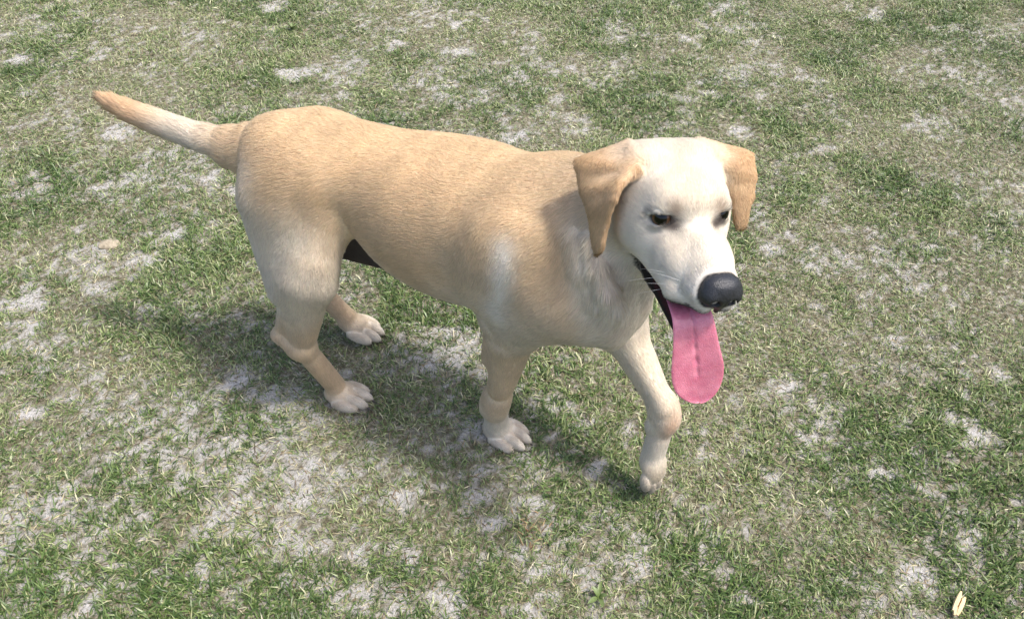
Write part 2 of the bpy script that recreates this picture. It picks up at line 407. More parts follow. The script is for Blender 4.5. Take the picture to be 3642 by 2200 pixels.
HP = []                                      # head primitives in head units: (fn, blend, flow, region)
def hp(fn, k, flow, reg): HP.append((fn, k, np.array(flow, float), reg))
def hell(cn, r, k, reg, flow, M=None): hp(ell_fn(cn, r, M), k, flow, reg)
def hcone(A, B, ra, rb, k, reg, flow, squash=None): hp(rcone(A, B, ra, rb, squash), k, flow, reg)
hell((-3.6, 0, .5), (6.6, 6.0, 4.2), .1, 'skull', (-1, 0, .2))
hell((-6.0, 0, -.5), (4.6, 5.0, 4.6), 2., 'skull', (-1, 0, -.2))
hell((.6, 0, 1.4), (4.0, 4.5, 2.7), 2., 'skull', (-1, 0, .4))
for s in (-1, 1):
    hell((-4.6, s * 3.3, 2.9), (3.6, 2.5, 2.0), 1.6, 'skull', (-1, 0, .1))
    hell((1.2, s * 2.4, 1.8), (2.4, 1.8, 1.3), 1.6, 'skull', (-.8, s * .5, .4))
    hell((-1.6, s * 4.0, -2.4), (4.6, 2.6, 3.9), 2., 'cheek', (-1, 0, -.35))
    hell((4.2, s * 2.7, -3.2), (4.2, 1.7, 2.2), 2., 'cheek', (-1, 0, -.1))
# muzzle: lofted rounded section (X, top, bottom, half width)
MS = np.array([(0., -1.2, -5.0, 3.6), (2.4, -.3, -5.1, 3.4), (4., .45, -5.2, 3.2), (5.5, .5, -5.2, 3.1), (8., .25, -5.3, 3.05), (10.5, -.15, -5.2, 2.95), (12.2, -.8, -4.9, 2.6), (13.2, -2., -4.2, 1.5), (13.5, -2.8, -3.2, .3)])
def muzzle(x, y, z):
    t = np.interp(x, MS[:, 0], MS[:, 1]); bt = np.interp(x, MS[:, 0], MS[:, 2]); w = np.interp(x, MS[:, 0], MS[:, 3])
    zc = (t + bt) / 2; hh = (t - bt) / 2
    # fuller low down over the lips, narrower over the bridge
    q = (z - zc) / hh; ww = w * (1 - .34 * np.clip(q, -1, 1))
    n = (np.abs(y / ww) ** 2.2 + np.abs(q) ** 2.2) ** (1 / 2.2)
    over = np.maximum(np.maximum(-x, x - 13.5), 0)
    return (n - 1) * np.minimum(w, hh) * .9 + over
hp(muzzle, 1.6, (-1, 0, .1), 'muzzle')
for s in (-1, 1):
    hcone((-.4, s * 3.9, -4.9), (8.6, s * 2.9, -5.3), 1.0, 1.1, 1.0, 'flew', (-.8, 0, -.5), None)
    hcone((8.6, s * 2.9, -5.3), (12.0, s * 1.2, -4.85), 1.1, .8, .9, 'flew', (-.8, 0, -.5), None)
# lower jaw
hcone((-3.0, 0, -5.6), (1.0, 0, -8.0), 3.4, 2.5, 2., 'jaw', (-1, 0, -.3))
hcone((1.0, 0, -8.4), (8.8, 0, -11.0), 2.3, 1.45, 1.2, 'jaw', (-1, 0, -.2), .78)
# throat to neck
hcone((-4.0, 0, -5.0), (-8.5, 2.0, -9.0), 4.2, 5.5, 3., 'throat', (-.5, 0, -1))
# ears: thin folded flaps built of triangles
def tri_fn(A, B, Cc, r):
    A, B, Cc = (np.array(q, np.float32) for q in (A, B, Cc))
    ba, cb, ac = B - A, Cc - B, A - Cc; n = np.cross(ba, ac)
    nb, nc, na = np.cross(ba, n), np.cross(cb, n), np.cross(ac, n)
    dot = lambda v, p: v[0] * p[0] + v[1] * p[1] + v[2] * p[2]
    def seg(p, e):
        t = np.clip(dot(e, p) / float(e @ e), 0, 1)
        return (p[0] - e[0] * t) ** 2 + (p[1] - e[1] * t) ** 2 + (p[2] - e[2] * t) ** 2
    def fn(x, y, z):
        pa = (x - A[0], y - A[1], z - A[2]); pb = (x - B[0], y - B[1], z - B[2]); pc = (x - Cc[0], y - Cc[1], z - Cc[2])
        ins = np.sign(dot(nb, pa)) + np.sign(dot(nc, pb)) + np.sign(dot(na, pc)) < 2
        e = np.minimum(np.minimum(seg(pa, ba), seg(pb, cb)), seg(pc, ac))
        pl = dot(n, pa) ** 2 / float(n @ n)
        return np.sqrt(np.where(ins, e, pl)) - r
    return fn
EARS = []
def ear(base_rear, out, inn, r, k=.06):
    tris = [(inn[0], base_rear, out[0])]
    for i in range(len(out) - 1):
        tris += [(out[i], inn[i], out[i + 1]), (inn[i], inn[i + 1], out[i + 1])]
    tip = np.array(out[-1]) + (np.array(out[-1]) - np.array(out[-2])) * .3
    for t in tris:
        A, B, Cc = (np.array(q, float) for q in t)
        fl = tip - (A + B + Cc) / 3; fl /= np.linalg.norm(fl)
        EARS.append((tri_fn(A, B, Cc, r), k, fl, 'ear'))
# near (right) ear, folded at its shoulder and hanging beside the neck
ear((-7.2, -4.6, 4.3), [(-8.3, -10.1, 1.7), (-5.7, -9.9, -.65), (-3.3, -9.4, -2.2), (-2.8, -8.9, -4.7), (-1.6, -8.5, -6.9)],
    [(-1.9, -5.2, 4.1), (-1.0, -7.2, 2.9), (-.5, -7.9, 1.2), (-.8, -8.2, -1.4), (-.6, -8.3, -5.6)], .46)
# far (left) ear, held a little wider
ear((-6.8, 4.6, 4.4), [(-4.4, 9.9, 3.9), (-3.0, 10.5, 1.7), (-2.0, 10.3, -.6), (-1.4, 9.9, -2.2), (-.9, 9.6, -4.1)],
    [(-2.6, 5.2, 3.5), (-2.6, 7.0, 1.0), (-2.1, 7.8, -.7), (-1.5, 8.2, -2.4), (-.9, 8.6, -3.9)], .46)

EYE_C = {-1: np.array((2.45, -3.2, .6)), 1: np.array((2.45, 3.2, .6))}
EYE_R = 1.36
def eye_dir(s): d = np.array((.80, s * .60, .03)); return d / np.linalg.norm(d)

def head_field(x, y, z):
    F = None
    for fn, k, fl, rg in HP:
        d = fn(x, y, z)
        F = d if F is None else smin(F, d, k)
    # lids swell round the eyeball, then an almond opening is cut
    for s in (-1, 1):
        cn = EYE_C[s]; D = eye_dir(s)
        F = smin(F, ell_fn(cn + D * .05, (1.56, 1.56, 1.56))(x, y, z), .7)
        sx = np.cross((0, 0, 1.), D); sx /= np.linalg.norm(sx); sz = np.cross(D, sx)
        tilt = -.34 * s
        sx2 = sx * math.cos(tilt) + sz * math.sin(tilt); sz2 = np.cross(D, sx2)
        M = np.stack([D, sx2, sz2], 1).astype(np.float32)
        F = smax(F, -ell_fn(cn + D * 1.2, (1.3, 1.72, .60), M)(x, y, z), .18)
    # the open mouth: a wedge between palate and lower jaw
    cut = ell_fn((8.0, 0, -7.35), (6.6, 2.35, 1.65), np.array([[math.cos(.22), 0, math.sin(.22)], [0, 1, 0], [-math.sin(.22), 0, math.cos(.22)]], np.float32))(x, y, z)
    F = smax(F, -cut, .35)
    for s in (-1, 1):
        F = smax(F, -rcone((-.9, s * 5.0, -6.0), (9.5, s * 4.0, -8.3), .30, 1.5)(x, y, z), .3)
    return F

def block(lo, hi, pad):
    i0 = np.clip(((lo - pad - LO) / HV).astype(int), 0, NX - 1); i1 = np.clip(((hi + pad - LO) / HV).astype(int) + 2, 1, NX)
    sl = tuple(slice(i0[i], i1[i]) for i in range(3))
    return sl, AX[0][sl[0]][:, None, None], AX[1][sl[1]][None, :, None], AX[2][sl[2]][None, None, :]

for fn, lo, hi, k, fl, rg in PR:
    sl, x, y, z = block(lo, hi, k + .012)
    FLD[sl] = smin(FLD[sl], fn(x, y, z).astype(np.float32), k)
_c = TH
sl, x, y, z = block(np.array((.17, -.34, .42)), np.array((.56, .02, .78)), 0.0)
gx, gy, gz = np.broadcast_arrays(x, y, z)
hx, hy, hz = [(((gx - TH[0]) * RH[0, j] + (gy - TH[1]) * RH[1, j] + (gz - TH[2]) * RH[2, j]) / HS).astype(np.float32) for j in range(3)]
FLD[sl] = smin(FLD[sl], (head_field(hx, hy, hz) * HS).astype(np.float32), .022)
EF = None
for fn, k, fl, rg in EARS:
    d = fn(hx, hy, hz); EF = d if EF is None else smin(EF, d, k)
FLD[sl] = smin(FLD[sl], (EF * HS).astype(np.float32), .010)
# re-open the mouth where the neck blend might have filled it
del gx, gy, gz, hx, hy, hz

def surface_nets(F, lo, h):
    ins = F < 0
    c = [ins[i:F.shape[0] - 1 + i, j:F.shape[1] - 1 + j, k:F.shape[2] - 1 + k] for i in (0, 1) for j in (0, 1) for k in (0, 1)]
    s = np.zeros(c[0].shape, np.uint8)
    for q in c: s += q
    act = (s > 0) & (s < 8)
    I = np.argwhere(act); idx = np.full(act.shape, -1, np.int32); idx[act] = np.arange(len(I), dtype=np.int32)
    off = np.array([(i, j, k) for i in (0, 1) for j in (0, 1) for k in (0, 1)])
    val = np.stack([F[I[:, 0] + o[0], I[:, 1] + o[1], I[:, 2] + o[2]] for o in off], 1)
    acc = np.zeros((len(I), 3)); cnt = np.zeros(len(I))
    for p in range(8):
        for q in range(p + 1, 8):
            if np.abs(off[p] - off[q]).sum() != 1: continue
            m = (val[:, p] < 0) != (val[:, q] < 0)
            t = val[m, p] / (val[m, p] - val[m, q])
            acc[m] += off[p] + t[:, None] * (off[q] - off[p]); cnt[m] += 1
    V = lo + (I + acc / cnt[:, None]) * h
    Q = []
    for ax in range(3):
        a, b = [x for x in range(3) if x != ax]
        sl0 = [slice(None)] * 3; sl1 = [slice(None)] * 3; sl0[ax] = slice(0, -1); sl1[ax] = slice(1, None)
        d = ins[tuple(sl0)] != ins[tuple(sl1)]
        E = np.argwhere(d); E = E[(E[:, a] > 0) & (E[:, b] > 0) & (E[:, a] < F.shape[a] - 1) & (E[:, b] < F.shape[b] - 1)]
        fl = ins[E[:, 0], E[:, 1], E[:, 2]]
        def at(da, db):
            e = E.copy(); e[:, a] -= da; e[:, b] -= db
            return idx[e[:, 0], e[:, 1], e[:, 2]]
        q = np.stack([at(1, 1), at(0, 1), at(0, 0), at(1, 0)], 1)
        if ax == 1: fl = ~fl
        q[~fl] = q[~fl][:, ::-1]
        Q.append(q)
    return V, np.concatenate(Q)

V, Q = surface_nets(FLD, LO, HV)

def vnormals(V, Q):
    n = np.cross(V[Q[:, 2]] - V[Q[:, 0]], V[Q[:, 3]] - V[Q[:, 1]])
    N = np.zeros_like(V)
    for k in range(4): np.add.at(N, Q[:, k], n)
    return N / (np.linalg.norm(N, axis=1, keepdims=True) + 1e-12), np.linalg.norm(n, axis=1) * .5
# keep only the piece joined to the body (drop stray islands)
def main_piece(V, Q):
    lab = np.arange(len(V))
    while True:
        m = lab[Q].min(1); new = lab.copy()
        for k in range(4): np.minimum.at(new, Q[:, k], m)
        new = new[new]
        if (new == lab).all(): break
        lab = new
    r, ct = np.unique(lab, return_counts=True); keep = lab == r[ct.argmax()]
    mp = np.cumsum(keep) - 1
    return V[keep], mp[Q[keep[Q[:, 0]]]]
V, Q = main_piece(V, Q)
_h = d2h(V); _hx, _hy, _hz = (_h[:, i].astype(np.float32) for i in range(3))
_e = np.min([fn(_hx, _hy, _hz) for fn, k, fl, rg in EARS], axis=0) < .12
for _ in range(22):
    acc = np.zeros_like(V); ct = np.zeros(len(V))
    for k in range(4):
        for d in (1, 3):
            np.add.at(acc, Q[:, k], V[Q[:, (k + d) % 4]]); np.add.at(ct, Q[:, k], 1)
    V[_e] = V[_e] * .45 + (acc[_e] / ct[_e, None]) * .55
NRM, QA = vnormals(V, Q)
del FLD

def nose_fn(x, y, z):
    x = (x - 12.5) / 1.05 + 12.5; y = y / .98; z = (z + 2.62) / 1.12 - 2.1
    d = ell_fn((12.55, 0, -2.15), (1.45, 2.35, 1.55))(x, y, z)
    d = smin(d, ell_fn((12.3, 0, -1.25), (1.3, 2.0, .8))(x, y, z), .6)
    for s in (-1, 1):
        d = smin(d, ell_fn((12.5, s * 1.35, -2.35), (1.35, 1.1, 1.15))(x, y, z), .4)
    d = smin(d, rcone((13.0, 0, -3.0), (12.7, 0, -4.3), .5, .28)(x, y, z), .5)
    for s in (-1, 1):
        d = smax(d, -ell_fn((13.75, s * 1.0, -2.75), (.8, .55, .42))(x, y, z), .2)
        d = smax(d, -rcone((13.3, s * 1.6, -2.9), (12.6, s * 2.5, -3.1), .20, .14)(x, y, z), .2)
    d = smax(d, -rcone((14.2, 0, -2.2), (13.3, 0, -4.6), .10, .10)(x, y, z), .25)
    return d
# ---- coat colour and hair flow, from the region each point belongs to
def regions(V):
    """weights of every primitive at the points V -> flow vectors and region weights"""
    x, y, z = V[:, 0].astype(np.float32), V[:, 1].astype(np.float32), V[:, 2].astype(np.float32)
    fl = np.zeros((len(V), 3)); W = {}
    H = d2h(V)
    items = [(fn(x, y, z), f, r) for fn, lo, hi, k, f, r in PR]
    hxx, hyy, hzz = (H[:, i].astype(np.float32) for i in range(3))
    items += [(fn(hxx, hyy, hzz) * HS, RH @ f, r) for fn, k, f, r in HP + EARS]
    for d, f, r in items:
        w = np.exp(-np.maximum(d, -.004) / (.004 if r in ('ear', 'toe', 'flew') else .010))
        f = f / np.linalg.norm(f)
        fl += w[:, None] * f; W[r] = W.get(r, 0) + w
    tot = sum(W.values())
    for r in W: W[r] = W[r] / tot
    return fl, W, H
FLOW, RW, HC = regions(V)
FLOW -= NRM * (FLOW * NRM).sum(1, keepdims=True)
FLOW /= np.linalg.norm(FLOW, axis=1, keepdims=True) + 1e-9

TAN = np.array(lin(216, 189, 151)); TAN2 = np.array(lin(221, 206, 183)); CREAM = np.array(lin(225, 215, 198)); WHITE = np.array(lin(230, 219, 200))
EARC = np.array(lin(216, 182, 140)); DARK = np.array(lin(52, 42, 38)); GREYP = np.array(lin(120, 104, 95))
LEG = np.array(lin(224, 210, 188)); GROIN_SHADE = np.array(lin(100, 90, 82))  # sheath colour is darkened: the shadow in the groin is painted into it
base = {'torso': TAN, 'shoulder': TAN2, 'chest': CREAM, 'neck': CREAM, 'thigh': TAN2, 'shank': LEG, 'metatarsus': np.array(lin(208, 184, 152)), 'sheath': GROIN_SHADE,
        'upperarm': TAN2, 'forearm': LEG, 'pastern': CREAM, 'tail': TAN2, 'paw': np.array(lin(214, 196, 168)), 'toe': CREAM, 'skull': WHITE, 'cheek': WHITE,
        'muzzle': WHITE, 'flew': WHITE, 'jaw': CREAM, 'throat': CREAM, 'ear': EARC}
def sstep(a, b, x):
    t = np.clip((x - a) / (b - a), 0, 1); return t * t * (3 - 2 * t)
def n3(P, sc, seed): return (vnoise(P[:, 0] + .37 * P[:, 2], P[:, 1] - .61 * P[:, 2], sc, seed) + vnoise(P[:, 2] + 5, P[:, 0] - .3 * P[:, 1] + 9, sc, seed + 3)) / 2
def mixv(c, t, d): return c * (1 - t[:, None]) + np.asarray(d) * t[:, None]
def coat(P, N, H, W):
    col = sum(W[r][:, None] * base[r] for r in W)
    a, b, c = P.T
    body = W['torso'] + W['shoulder'] + W['thigh'] + W['upperarm'] + W['neck'] + W['chest'] + W['tail']
    # rich tan saddle over the back, paling down the flanks to the belly
    zz = c + .030 * (n3(P, 14, 3) - .5) * 2
    saddle = sstep(.42, .585, zz) * sstep(-.36, -.24, a + .06 * (n3(P, 9, 6) - .5)) * (1 - sstep(.27, .34, a))
    col = mixv(col, body * saddle * .9, TAN)
    low = 1 - sstep(.36, .47, zz)
    col = mixv(col, body * low * .75, CREAM * .95)
    rump = (1 - W['tail']) * (1 - sstep(-.33, -.25, a)) * sstep(.3, .4, c) * (1 - sstep(.545, .575, c))
    col = mixv(col, body * rump * .6, CREAM)
    col = mixv(col, W['thigh'] * (1 - sstep(.44, .54, zz)) * .7, CREAM)
    # pale bar down the shoulder blade and pale side of the neck
    bar = np.exp(-((a - .138 - .10 * (c - .47) + .01 * (n3(P, 30, 23) - .5)) / .021) ** 2) * sstep(.39, .45, c) * (1 - sstep(.565, .600, c)) * (b < -.07)
    col = mixv(col, np.clip(body * bar * 1.0, 0, 1), lin(238, 229, 214))
    nk = sstep(.225, .262, a - .22 * (.55 - c)) * sstep(.36, .44, c) * (1 - sstep(.605, .64, c))
    col = mixv(col, np.clip(body + W['throat'], 0, 1) * nk * .8, WHITE)
    # tail: pale in the middle third
    tb = W['tail'] * sstep(-.45, -.36, a + .02 * (n3(P, 40, 19) - .5)); col = mixv(col, tb * .8, TAN)
    tl = W['tail'] * np.exp(-((a + .450) / .048) ** 2); col = mixv(col, tl * .55, CREAM)
    tp = W['tail'] * (1 - sstep(-.55, -.47, a)); col = mixv(col, tp * .8, lin(220, 186, 146))
    rf = W['forearm'] * (a < .2) * (b < 0); col = mixv(col, rf * .8, lin(208, 185, 154))
    sk = W['shank'] * (1 - sstep(.22, .30, c)); col = mixv(col, sk * .7, lin(208, 184, 152))
    # tan crown, brow smudges, dark rims and smudge under the eye
    hd = np.clip(W['skull'] + W['cheek'] + W['muzzle'] + W['flew'] + W['jaw'], 0, 1)
    X, Y, Z = H.T
    crown = np.exp(-((Y) / 1.6) ** 2) * sstep(1., 3., Z) * np.exp(-((X - .5) / 3.) ** 2)
    col = mixv(col, hd * crown * .35, lin(222, 196, 160))
    for s in (-1, 1):
        e = EYE_C[s] + eye_dir(s) * 1.2 + np.array((.20, -s * .28, 0))
        q = H - e
        rim = np.exp(-((q @ np.array((.6, -s * .8, 0))) / 1.75) ** 4 - (q[:, 2] / .90) ** 4)
        col = mixv(col, hd * rim * .95, lin(44, 35, 32))
        inner = np.exp(-(((X - 4.0) / 1.2) ** 2 + ((Y - s * 2.35) / 1.05) ** 2 + ((Z + .1) / 1.05) ** 2))
        col = mixv(col, hd * inner * .85, lin(62, 52, 50))
        brow = np.exp(-(((Y - s * 2.4) / .8) ** 2 + ((Z - 2.0) / .75) ** 2)) * (X > 1)
        col = mixv(col, hd * brow * .6, lin(140, 112, 84))
        under = np.exp(-(((X - 3.6) / 1.5) ** 2 + ((Y - s * 3.2) / 1.3) ** 2 + ((Z + 1.5) / .8) ** 2))
        col = mixv(col, hd * under * .45, lin(140, 128, 120))
    # black lips along the opening, dark mouth lining
    fx = np.clip((X - 1.) / 11., 0, 1)
    lipz = -6.05 + .55 * fx ** 3
    lip = np.exp(-((Z - (-6.35 + .9 * np.clip((X - 8) / 4, 0, 1))) / .40) ** 2) * sstep(.3, 1.6, X) * (np.abs(Y) > .5)
    col = mixv(col, np.clip(hd * lip * 1.3, 0, 1), lin(40, 34, 34))
    mouth = sstep(.6, 1.6, X) * (1 - sstep(-6.5, -6.1, Z)) * sstep(-11.2 - 0, -10.2, Z + .33 * (X - 6)) * (N @ RH[:, 2] > -.75)
    inside = sstep(.6, 1.6, X) * (Z < -5.0) * (Z > -10.4 - .33 * (X - 8)) * (np.abs(Y) < 2.7)
    jawlip = sstep(-.6, .3, X) * (1 - sstep(-6.2, -5.9, Z + .12 * np.clip(X, 0, 9))) * sstep(-10.6, -9.6, Z + .36 * (X - 2.))
    col = mixv(col, np.clip(hd * jawlip * 1.5, 0, 1), lin(34, 28, 28))
    col = mixv(col, np.clip(np.where(inside, 1., 0) * hd, 0, 1), lin(58, 30, 30))
    # freckles where whiskers grow
    fr = (vnoise(X * 1.0 + Y, Z, 3.2, 21) > .83) * (X > 6.5) * (X < 11.5) * (Z < -1.8) * (Z > -5.2)
    col = mixv(col, fr * .35, lin(120, 112, 112))
    col = mixv(col, hd * sstep(9.5, 12, X) * .22, lin(170, 165, 168))
    # ear: darker and warmer toward the edges and tip, dirt on the lifted paw
    er = W['ear']
    col = col * (1 - .28 * er * (n3(P, 40, 8)) )[:, None]
    soil = (W['paw'] + W['toe']) * (1 - sstep(.004, .030, c + .016 * (n3(P, 90, 17) - .5)))
    col = mixv(col, soil * .60, lin(150, 130, 102))
    carp = np.exp(-(((a - .412) / .016) ** 2 + ((c - .205) / .035) ** 2)) * (b < -.06)
    col = mixv(col, carp * .5, lin(198, 150, 112))
    dirt = np.exp(-(((a - .385) / .03) ** 2 + ((c - .045) / .03) ** 2)) * (b < -.08)
    col = mixv(col, dirt * .55, lin(96, 84, 68))
    nd = nose_fn(X, Y, Z)
    col = mixv(col, (1 - sstep(.02, .22, nd)) * (X > 9), lin(24, 24, 26))
    # soft mottling of the coat
    m = .93 + .14 * n3(P, 26, 11)
    return np.clip(col * m[:, None], 0, 1)
COL = coat(V, NRM, HC, RW)

# coat material of the skin under the fur: flow-streaked
m_skin, nt, bs = new_mat('coat_skin')
at = nt.nodes.new('ShaderNodeVertexColor'); at.layer_name = 'coat'
nz = noise(nt, 90.0, 5.0, .65)
tc = nt.nodes.new('ShaderNodeTexCoord'); nt.links.new(tc.outputs['Object'], nz.inputs['Vector'])
rp = ramp(nt, nz.outputs['Fac'], [(.25, (.80, .78, .76)), (.75, (1, 1, 1))])
nt.links.new(mixc(nt, 1.0, at.outputs['Color'], rp.outputs['Color'], 'MULTIPLY'), bs.inputs['Base Color'])
bs.inputs['Roughness'].default_value = .75; bs.inputs['Specular IOR Level'].default_value = .15
bump(nt, bs, nz.outputs['Fac'], .25, .002)
body = bpy.data.objects.new('body', mesh_from('body', V, Q, m_skin, True, COL)); link(body, DOG)

# ---- eyes, nose, tongue, claws, whiskers
def to_dog(obj_V): return h2d(obj_V)
def uv_sphere(nu=32, nv=20):
    th = np.linspace(0, math.pi, nv); ph = np.linspace(0, 2 * math.pi, nu, endpoint=False)
    V = np.array([(math.cos(t), math.sin(t) * math.cos(p), math.sin(t) * math.sin(p)) for t in th for p in ph])
    F = np.array([(i * nu + j, i * nu + (j + 1) % nu, (i + 1) * nu + (j + 1) % nu, (i + 1) * nu + j) for i in range(nv - 1) for j in range(nu)])
    return V, F
m_eye, nt, bs = new_mat('eye')
tc = nt.nodes.new('ShaderNodeTexCoord'); sp = nt.nodes.new('ShaderNodeSeparateXYZ'); nt.links.new(tc.outputs['Object'], sp.inputs['Vector'])
mr = nt.nodes.new('ShaderNodeMapRange'); mr.inputs['From Min'].default_value = .55; mr.inputs['From Max'].default_value = 1.0
nt.links.new(sp.outputs['X'], mr.inputs['Value'])
rp = ramp(nt, mr.outputs['Result'], [(0, lin(30, 22, 18)), (.25, lin(40, 28, 20)), (.30, lin(92, 60, 32)), (.62, lin(74, 46, 24)), (.70, lin(8, 6, 5)), (1, lin(5, 4, 4))])
nt.links.new(rp.outputs['Color'], bs.inputs['Base Color'])
bs.inputs['Roughness'].default_value = .12; bs.inputs['Specular IOR Level'].default_value = .4
EV, EF_ = uv_sphere(40, 26)
for s in (-1, 1):
    o = bpy.data.objects.new('eye', mesh_from('eye', EV, EF_, m_eye)); link(o, DOG)
    D = eye_dir(s) * .92 + np.array((.30, -.16, .16)); D /= np.linalg.norm(D)
    Dd = RH @ D; sx = np.cross((0, 0, 1.), Dd); sx /= np.linalg.norm(sx)
    R3 = Matrix([(Dd[i] * EYE_R * HS, sx[i] * EYE_R * HS, np.cross(Dd, sx)[i] * EYE_R * HS) for i in range(3)]).to_4x4()
    R3.translation = Vector(h2d(EYE_C[s] + eye_dir(s) * .10)); o.matrix_local = R3

def field_mesh(fn, lo, hi, h):
    lo = np.array(lo, float); n = np.ceil((np.array(hi) - lo) / h).astype(int) + 1
    ax = [(lo[i] + h * np.arange(n[i])).astype(np.float32) for i in range(3)]
    x, y, z = np.broadcast_arrays(ax[0][:, None, None], ax[1][None, :, None], ax[2][None, None, :])
    return surface_nets(fn(x, y, z).astype(np.float32), lo, h)
NV, NQ = field_mesh(nose_fn, (10.2, -3., -6.), (14.9, 3., .2), .12)
m_nose, nt, bs = new_mat('nose_leather')
nz = noise(nt, 420, 3, .6); tc = nt.nodes.new('ShaderNodeTexCoord'); nt.links.new(tc.outputs['Object'], nz.inputs['Vector'])
vo = nt.nodes.new('ShaderNodeTexVoronoi'); vo.inputs['Scale'].default_value = 900; nt.links.new(tc.outputs['Object'], vo.inputs['Vector'])
rp = ramp(nt, nz.outputs['Fac'], [(.3, lin(27, 27, 29)), (.7, lin(44, 44, 47))]); nt.links.new(rp.outputs['Color'], bs.inputs['Base Color'])
bs.inputs['Roughness'].default_value = .38; bump(nt, bs, vo.outputs['Distance'], .35, .0012)
o = bpy.data.objects.new('nose', mesh_from('nose', h2d(NV), NQ, m_nose)); link(o, DOG)

# tongue: cupped strip, thick, over the lower teeth and hanging
TC = [(4.0, 0., -8.6), (7.0, -.6, -8.2), (9.0, -1.0, -7.9), (10.2, -1.0, -8.3), (10.9, -.7, -9.8), (11.3, -.15, -12.2), (11.7, .45, -14.5), (11.95, .95, -16.4), (12.15, 1.35, -18.0), (12.3, 1.6, -19.2)]
TW = [2.1, 2.15, 2.2, 2.3, 2.5, 2.8, 3.1, 3.3, 3.35, 3.35]
def cr(P, t):
    P = np.array(P, float); P = P[:, None] if P.ndim == 1 else P
    t = t * (len(P) - 1); i = np.clip(t.astype(int), 0, len(P) - 2); f = (t - i)[:, None]
    g = lambda k: P[np.clip(i + k, 0, len(P) - 1)]
    p0, p1, p2, p3 = g(-1), g(0), g(1), g(2)
    return .5 * (2 * p1 + (p2 - p0) * f + (2 * p0 - 5 * p1 + 4 * p2 - p3) * f**2 + (3 * p1 - p0 - 3 * p2 + p3) * f**3)
nL, nW = 80, 41
tt = np.linspace(0, 1, 400); CL = cr(TC, tt); al = np.concatenate([[0], np.cumsum(np.linalg.norm(np.diff(CL, axis=0), axis=1))]); al /= al[-1]
us = np.interp(1 - (1 - np.linspace(0, 1, nL)) ** 1.5, al, tt); CL = cr(TC, us); WD = cr(TW, us)[:, 0]; tt = 1 - (1 - np.linspace(0, 1, nL)) ** 1.5
WD *= np.sqrt(np.clip(1 - np.clip((tt - .68) / .32, 0, 1) ** 2.0, 0.0, 1)) * .98 + .02
tg = np.gradient(CL, tt, axis=0); tg /= np.linalg.norm(tg, axis=1, keepdims=True)
sd_ = np.array((0.10, 1, 0.10)); sidev = sd_ - tg * (tg @ sd_)[:, None]; sidev /= np.linalg.norm(sidev, axis=1, keepdims=True)
upn = np.cross(tg, sidev)                                 # top face of the tongue: up in the mouth, forward where it hangs
Vt, Ft = [], []
for side in (1, -1):
    for i in range(nL):
        for j in range(nW):
            v_ = j / (nW - 1) * 2 - 1
            th_ = .42 * math.sqrt(max(1 - abs(v_) ** 3.0, 0)) * (1 - .35 * tt[i])
            cup = .55 * abs(v_) ** 2 * (1 - .2 * tt[i]) - .20 * math.exp(-(v_ / .09) ** 2) * (side == 1) * min(max((.84 - tt[i]) / .12, 0), 1) * (.8 + .35 * math.sin(tt[i] * 60))
            rip = .10 * math.sin(tt[i] * 19 + 2.0 * v_) * abs(v_) ** 2
            Vt.append(CL[i] + sidev[i] * v_ * WD[i] + upn[i] * (cup + rip + side * th_))
for k in range(2):
    for i in range(nL - 1):
        for j in range(nW - 1):
            a = k * nL * nW + i * nW + j; q = (a, a + nW, a + nW + 1, a + 1)
            Ft.append(q if k == 1 else q[::-1])
Vt = np.array(Vt); Ft = np.array(Ft)
me = mesh_from('tongue', h2d(Vt), Ft)
m_tng, nt, bs = new_mat('tongue_flesh')
tc = nt.nodes.new('ShaderNodeTexCoord'); nz = noise(nt, 55, 4, .6); nt.links.new(tc.outputs['Object'], nz.inputs['Vector'])
n2 = noise(nt, 700, 2, .5); nt.links.new(tc.outputs['Object'], n2.inputs['Vector'])
rp = ramp(nt, nz.outputs['Fac'], [(.3, lin(194, 104, 126)), (.7, lin(218, 136, 152))])
nt.links.new(mixc(nt, .12, rp.outputs['Color'], n2.outputs['Color'], 'OVERLAY'), bs.inputs['Base Color'])
bs.inputs['Roughness'].default_value = .24; bs.inputs['Subsurface Weight'].default_value = .25
bs.inputs['Coat Weight'].default_value = .5; bs.inputs['Coat Roughness'].default_value = .12
bs.inputs['Subsurface Radius'].default_value = (.012, .004, .003); bs.inputs['Subsurface Scale'].default_value = .4
bump(nt, bs, n2.outputs['Fac'], .55, .0018)
me.materials.append(m_tng)
o = bpy.data.objects.new('tongue', me); link(o, DOG)

# claws
m_claw, nt, bs = new_mat('claw'); bs.inputs['Base Color'].default_value = (*lin(66, 56, 50), 1); bs.inputs['Roughness'].default_value = .4
cv, cf = [], []
for i in range(6):
    t = i / 5; r = .30 * (1 - t) ** .8 + .02
    for j in range(8):
        p = 2 * math.pi * j / 8; cv.append((t * 1.25 - .35, math.cos(p) * r * .8, math.sin(p) * r - .55 * t * t))
for i in range(5):
    for j in range(8): cf.append((i * 8 + j, i * 8 + (j + 1) % 8, (i + 1) * 8 + (j + 1) % 8, (i + 1) * 8 + j))
claw_me = mesh_from('claw', np.array(cv) * .01, np.array(cf), m_claw)
for P, M, sc_ in CLAWS:
    o = bpy.data.objects.new('claw', claw_me); link(o, DOG)
    m4 = Matrix([[float(M[i, j]) * sc_ for j in range(3)] for i in range(3)]).to_4x4(); m4.translation = Vector(P); o.matrix_local = m4

